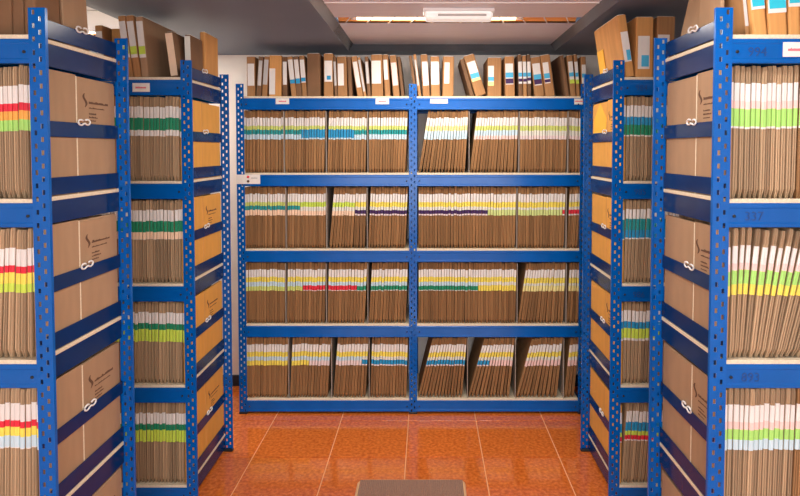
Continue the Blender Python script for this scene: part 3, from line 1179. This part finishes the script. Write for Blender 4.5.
BT = LEVELS[0]
TOPS = [  # x0, x1 (bottom, photo pixels), lean, top y, card, label (y top, y bottom, colour, u0, u1), bands
    (245.7, 254, 0, 57, 'card_tan', (64, 86, 'white', .12, .92), [], 'first thick tan file at the left end of the back unit top'),
    (255, 259.8, 4, 57, 'card_dark', (61, 86, 'grey', .2, .9), [], 'thin dark file with grey label, second from left on back unit top'),
    (260.4, 265.8, 4, 57, 'card_tan', (60, 85, 'grey', .1, .9), [], 'thin tan file with grey label, third from left on back unit top'),
    (267.8, 280, 1, 56, 'card_orange', (69, 95, 'white', .02, .5), [], 'thick orange-tan file with half-width white label on back unit top'),
    (280.6, 285.6, 0, 57, 'card_dark', (62, 85, 'white', .2, .95), [], 'thin dark file right of the thick orange-tan file on back top'),
    (287.6, 293, -6, 57, 'card_tan', (60, 84, 'white', .1, .95), [('blue', .1, .95, 80, 84)], 'first of three blue-banded files leaning left on back unit top'),
    (293.5, 298.4, -5, 57, 'card_dark', (60, 84, 'white', .1, .95), [('blue', .1, .95, 79, 84)], 'second of three blue-banded files leaning left on back unit top'),
    (298.9, 304, -4, 56, 'card_tan', (60, 83, 'white', .1, .95), [('blue', .1, .95, 78, 82)], 'third of three blue-banded files leaning left on back unit top'),
    (305, 318, 0, 54, 'card_dark', None, [], 'broad brown file without label on the back unit top'),
    (323, 332.6, 0, 54, 'card_tan', (61, 82, 'white', .1, .9), [('blue', .35, .75, 76, 80)], 'tan file with blue dot on white label, back unit top'),
    (333.2, 335.8, -2, 57, 'card_dark', (62, 86, 'grey', .1, .9), [], 'very thin grey-edged file beside the blue dot file, back unit top'),
    (336.6, 346.4, -1, 57, 'card_tan', (64, 86, 'white', .1, .7), [], 'tan file with plain white label left of center, back unit top'),
    (348, 351.6, -2, 57, 'card_dark', None, [], 'thin dark unlabelled file left of center, back unit top'),
    (355.4, 361.6, -9, 57, 'card_tan', (62, 88, 'white', .15, .85), [], 'file with long white label leaning left, back unit top'),
    (363.4, 366.0, -9, 58, 'card_tan', (60, 92, 'grey', .1, .9), [], 'thin pale file leaning left against another, back unit top'),
    (367.0, 370.4, -4, 57, 'card_dark', (62, 84, 'grey', .1, .9), [], 'thin dark file just left of the wide labelled file, back top'),
    (371.2, 382.8, -1, 55, 'card_tan', (61, 84, 'white', .05, .85), [], 'wide tan file with large white label left of center post'),
    (384.4, 390, -3, 55, 'card_tan', (60, 80, 'white', .1, .8), [], 'slim tan file right of the wide labelled file, back top'),
    (393, 399.6, -5, 56, 'card_tan', (63, 86, 'pink', .1, .9), [], 'tan file with pinkish label leaning left, back unit top'),
    (401.2, 404.2, -6, 57, 'card_dark', None, [], 'thin dark file leaning left beside the pinkish label, back top'),
    (414.4, 417.4, -8, 56, 'card_dark', None, [], 'thin dark file leaning left just past the middle post'),
    (418.2, 421.2, -7, 55, 'card_tan', (60, 86, 'grey', .2, .8), [], 'thin tan file leaning left just past the middle post'),
    (422.8, 430, -3.5, 55, 'card_tan', (62, 86, 'white', .15, .95), [], 'tan labelled file, first of three past the middle post'),
    (431, 440, -1, 57, 'card_tan', (62, 85, 'white', .05, .95), [], 'tan labelled file, second of three past the middle post'),
    (442.4, 453.6, 1, 57, 'card_tan', (63, 84, 'white', .15, .6), [], 'tan labelled file, third of three past the middle post'),
    (470.6, 474.6, -16, 60, 'card_dark', None, [], 'dark brown file leaning far left under a banded file'),
    (476, 486.8, -17, 57, 'card_tan', (62, 82, 'white', .1, .9), [('skyblue', .1, .9, 74, 79), ('paleyellow', .1, .9, 79, 82)], 'tan file with blue and yellow bands leaning far left'),
    (488, 502, 0, 58, 'card_tan', (66, 86, 'white', .04, .45), [('skyblue', .04, .45, 77, 81), ('paleyellow', .04, .45, 82, 86)], 'upright brown file beside the one that leans far left'),
    (506, 515.6, -1.5, 57, 'card_tan', (64, 85, 'white', .05, .85), [('skyblue', .05, .85, 73, 78), ('purple', .05, .85, 79, 84)], 'tan file with blue and purple bands, right back bay top'),
    (519.6, 523.6, -2, 55, 'card_dark', (62, 84, 'white', .05, .95), [('skyblue', .05, .95, 73, 77), ('purple', .05, .95, 79, 82)], 'first of three thin banded files, right back bay top'),
    (524.2, 528.0, -2, 56, 'card_tan', (62, 84, 'white', .05, .95), [('skyblue', .05, .95, 73, 77), ('purple', .05, .95, 79, 82)], 'second of three thin banded files, right back bay top'),
    (528.6, 532.2, -2, 55, 'card_dark', (62, 84, 'white', .05, .95), [('skyblue', .05, .95, 73, 77), ('purple', .05, .95, 78, 81)], 'third of three thin banded files, right back bay top'),
    (535, 544.8, -7, 58, 'card_tan', (64, 86, 'white', .1, .85), [('skyblue', .1, .85, 75, 80), ('purple', .1, .85, 80, 85)], 'leaning file with blue and purple bands near right bay end'),
    (546.6, 556, -8, 56, 'card_tan', (63, 84, 'white', .1, .7), [('skyblue', .1, .7, 74, 79), ('purple', .1, .7, 80, 83)], 'leaning file with narrow banded label near right bay end'),
    (567, 570.8, -9, 56, 'card_dark', None, [], 'thin dark file leaning left near the right end of back top'),
    (571.6, 577.2, -6, 56, 'card_tan', (62, 84, 'white', .1, .9), [('skyblue', .1, .9, 73, 77), ('lime', .1, .9, 80, 84)], 'file with blue and lime bands near the right end of back top'),
    (577.8, 581.6, -5, 55, 'card_tan', (62, 84, 'white', .1, .9), [('skyblue', .1, .9, 73, 77), ('lime', .1, .9, 80, 84)], 'thin blue and lime banded file second from the right end'),
    (583, 588, -2, 57, 'card_tan', (65, 84, 'white', .1, .9), [('skyblue', .1, .9, 74, 78)], 'last tan file at the right end of the back unit top'),
]
PREV = None
for (p0, p1, ln, ty, cm, lb, bands, lab) in TOPS:
    hh = (97.0 - ty) / 167.4 / max(0.9, math.cos(R(ln)))
    yh = lambda y: (97.0 - y) / 167.4
    L = None
    if lb:
        L = (lb[3], lb[4], max(0.004, yh(lb[1])), yh(lb[0]), lb[2], [(c, a, b, yh(k1), yh(k0)) for c, a, b, k0, k1 in bands])
    x0, t = bpx(p0), bpx(p1) - bpx(p0)
    if PREV:                                        # keep clear of the file to the left, at the foot and at the top
        hm = min(hh, PREV[2])
        x0 = max(x0, PREV[0] + 0.001, PREV[0] + hm * (math.tan(R(PREV[1])) - math.tan(R(ln))) + 0.001)
    PREV = (x0 + t / math.cos(R(ln)), ln, hh)
    top_file(x0, x0 + t, BF + 0.032 + random.uniform(0, 0.01), BT, hh, 0.26, ln, cm, L, lab)

Z0 = LEVELS[0]
gL1, gL2, gR1, gR2 = ['files standing on top of the %s' % U[k]['name'] for k in ('L1', 'L2', 'R1', 'R2')]
# near left rack
for i, (a, b, dp) in enumerate(((-1.110, -1.140, 0.110), (-1.141, -1.174, 0.30), (-1.175, -1.215, 0.30), (-1.216, -1.262, 0.30))):
    top_file(b, a, 1.627, Z0, 0.262, dp, 0, 'card_dark', None, '%s plain brown file left of the post on the near left rack' % ordinal(i), group=gL1)
top_file(-1.1150, -1.1035, 1.750, Z0, 0.272, 0.125, -2.4, 'card_cover', None, 'tan file at the aisle end of the near left rack top', group=gL1)
top_file(-1.1270, -1.1165, 1.745, Z0, 0.274, 0.125, -2.5, 'card_tan', (.2, .8, 0.02, 0.262, 'peach', []), 'slim pale-edged file behind the post of the near left rack top', group=gL1)
# farther left rack
sp = lambda: (.06, .94, 0.085, 0.245, 'white', [('lime', .06, .94, 0.10, 0.135)])
top_file(-1.350, -1.318, 2.565, Z0, 0.268, 0.34, -7, 'card_tan', sp(), 'first of three lime-banded files on the farther left rack', group=gL2)
top_file(-1.316, -1.284, 2.565, Z0, 0.270, 0.34, -6.5, 'card_tan', sp(), 'second of three lime-banded files on the farther left rack', group=gL2)
top_file(-1.281, -1.249, 2.565, Z0, 0.264, 0.34, -5, 'card_cover', sp(), 'third of three lime-banded files, broad tan cover toward the aisle', group=gL2)
top_file(-1.165, -1.130, 2.600, Z0, 0.205, 0.30, -7, 'card_dark', (.05, .95, 0.01, 0.20, 'peach', []), 'pale-spined brown file behind the post of the farther left rack', group=gL2)
top_file(-1.126, -1.098, 2.665, Z0, 0.205, 0.14, -1, 'card_dark', (.05, .95, 0.005, 0.20, 'pale', []), 'pale-spined file near the aisle on the farther left rack', group=gL2)
top_file(-1.124, -1.098, 2.830, Z0, 0.252, 0.17, 0, 'card_orange', None, 'brown file at the rear corner of the farther left rack top', group=gL2)
top_file(-1.488, -1.393, 2.700, Z0, 0.240, 0.25, 0, 'card_orange', None, 'broad orange-brown file seen past the near left rack', group=gL2)
top_file(-1.530, -1.494, 2.660, Z0, 0.246, 0.28, -3, 'card_tan', (.1, .9, 0.02, 0.22, 'white', []), 'white-labelled file left of the broad orange-brown file', group=gL2)
# farther right rack
top_file(0.8905, 0.931, 2.562, Z0, 0.272, 0.34, -9, 'card_orange', (.12, .9, 0.066, 0.198, 'white', [('skyblue', .45, .88, 0.072, 0.118)]),
         'file leaning toward the aisle with blue square on white label', group=gR2)
top_file(0.934, 1.013, 2.562, Z0, 0.262, 0.34, 0, 'card_orange', (.12, .78, 0.036, 0.180, 'white', [('skyblue', .32, .74, 0.046, 0.096)]),
         'broad upright file with blue square on white label', group=gR2)
top_file(1.025, 1.105, 2.562, Z0, 0.264, 0.34, 1, 'card_tan', (.05, .70, 0.03, 0.185, 'white', []), 'tan file partly hidden by the near right post', group=gR2)
top_file(0.8850, 0.8890, 2.800, Z0, 0.165, 0.09, -9, 'yellow_envelope', None, 'small yellow envelope under the file leaning to the aisle', cat='envelope', group=gR2)
# near right rack
top_file(0.904, 0.915, 1.628, Z0, 0.26, 0.165, -6.5, 'card_tan', (.1, .9, 0.03, 0.22, 'grey', []), 'thin grey-edged file beside the post of the near right rack', group=gR1)
top_file(0.918, 0.957, 1.612, Z0, 0.27, 0.18, -7, 'card_orange', (.03, .97, 0.072, 0.20, 'white', [('cyan', .08, .95, 0.080, 0.125)]), 'cyan-labelled tan file nearest the post on the near right rack', group=gR1)
top_file(0.960, 1.013, 1.612, Z0, 0.27, 0.18, -4, 'card_orange', (.03, .97, 0.062, 0.20, 'white', [('cyan', .08, .95, 0.074, 0.12)]), 'widest cyan-labelled tan file on the near right rack', group=gR1)
top_file(1.017, 1.050, 1.612, Z0, 0.27, 0.32, -3, 'card_orange', (.03, .97, 0.080, 0.20, 'white', [('cyan', .08, .95, 0.09, 0.13)]), 'narrow cyan-labelled tan file by the right picture edge', group=gR1)
top_file(1.054, 1.105, 1.612, Z0, 0.27, 0.32, -1, 'card_orange', (.03, .97, 0.060, 0.20, 'pale', []), 'pale-labelled tan file cut by the right picture edge', group=gR1)
top_file(0.8555, 0.8675, 1.680, Z0, 0.266, 0.13, 1.0, 'card_cover', None, 'tan cover beside the front post on the near right rack', group=gR1)
top_file(0.8555, 0.8685, 1.830, Z0, 0.276, 0.14, 12, 'card_cover', None, 'tan cover at the rear end of the near right rack top', group=gR1)

# stickers and handwriting on the racks' beams
b = U['L2']['beams'][0]
sticker(b, -1.253, 0.075, -0.046, 0.038)
dashes(b, 'sticker_print', 'red_ink', -1.278, -1.233, -0.046, 0.009, -0.0012, 21)
b = U['R1']['beams'][0]
sticker(b, 1.035, 0.100, -0.042, 0.040)
dashes(b, 'sticker_print', 'red_ink', 0.998, 1.07, -0.042, 0.009, -0.0012, 22)
for li, body in ((0, '994'), (1, '337'), (2, '893')):
    bb = U['R1']['beams'][li]
    marking(bb, body, 0.888)
for li in (0, 1, 2):
    bb = U['R2']['beams'][li]
    marking(bb, ('984', '985', '986')[li], 0.914)

# ------------------------------------------------------------------ floor mat
def rounded(x0, x1, y0, y1, r, z, n=6):
    p = []
    for cx, cy, a in ((x1 - r, y1 - r, 0), (x0 + r, y1 - r, 90), (x0 + r, y0 + r, 180), (x1 - r, y0 + r, 270)):
        for k in range(n + 1):
            t = R(a + 90 * k / n)
            p.append((cx + r * math.cos(t), cy + r * math.sin(t), z))
    return p


fm = empty('floor_mat', (-0.075, 2.32, 0))
tag(fm, 'brown ribbed floor mat with a light rim in the aisle', 'mat')
MB().loft([rounded(-0.256, 0.256, -0.38, 0.38, 0.035, 0.0003), rounded(-0.258, 0.258, -0.382, 0.382, 0.036, 0.006), rounded(-0.252, 0.252, -0.376, 0.376, 0.034, 0.010)]).build('rim', 'mat_edge', parent=fm)
mb = MB()
nr = 56
top = []
vs, fs = [], []
for k in range(nr * 2 + 1):
    x = -0.246 + 0.492 * k / (nr * 2)
    zz = 0.0135 if k % 2 else 0.0112
    vs += [(x, -0.37, zz), (x, 0.37, zz)]
n0 = len(vs)
vs += [(v[0], v[1], 0.0101) for v in vs]
for k in range(nr * 2):
    fs.append((2 * k, 2 * k + 2, 2 * k + 3, 2 * k + 1))
    fs.append((2 * k, n0 + 2 * k, n0 + 2 * k + 2, 2 * k + 2))
    fs.append((2 * k + 1, 2 * k + 3, n0 + 2 * k + 3, n0 + 2 * k + 1))
MB().add(vs, fs).build('ribbed_pad', 'mat_ribs', parent=fm)

# dark skirting along the foot of the back wall
tag(MB().box(XL, XR, WALL_BACK_Y - 0.012, WALL_BACK_Y - 0.0002, 0.0002, 0.075, bev=0.003).build('baseboard_back', 'skirting'), kind='structure')

bpy.data.objects.remove(rb, do_unlink=True)
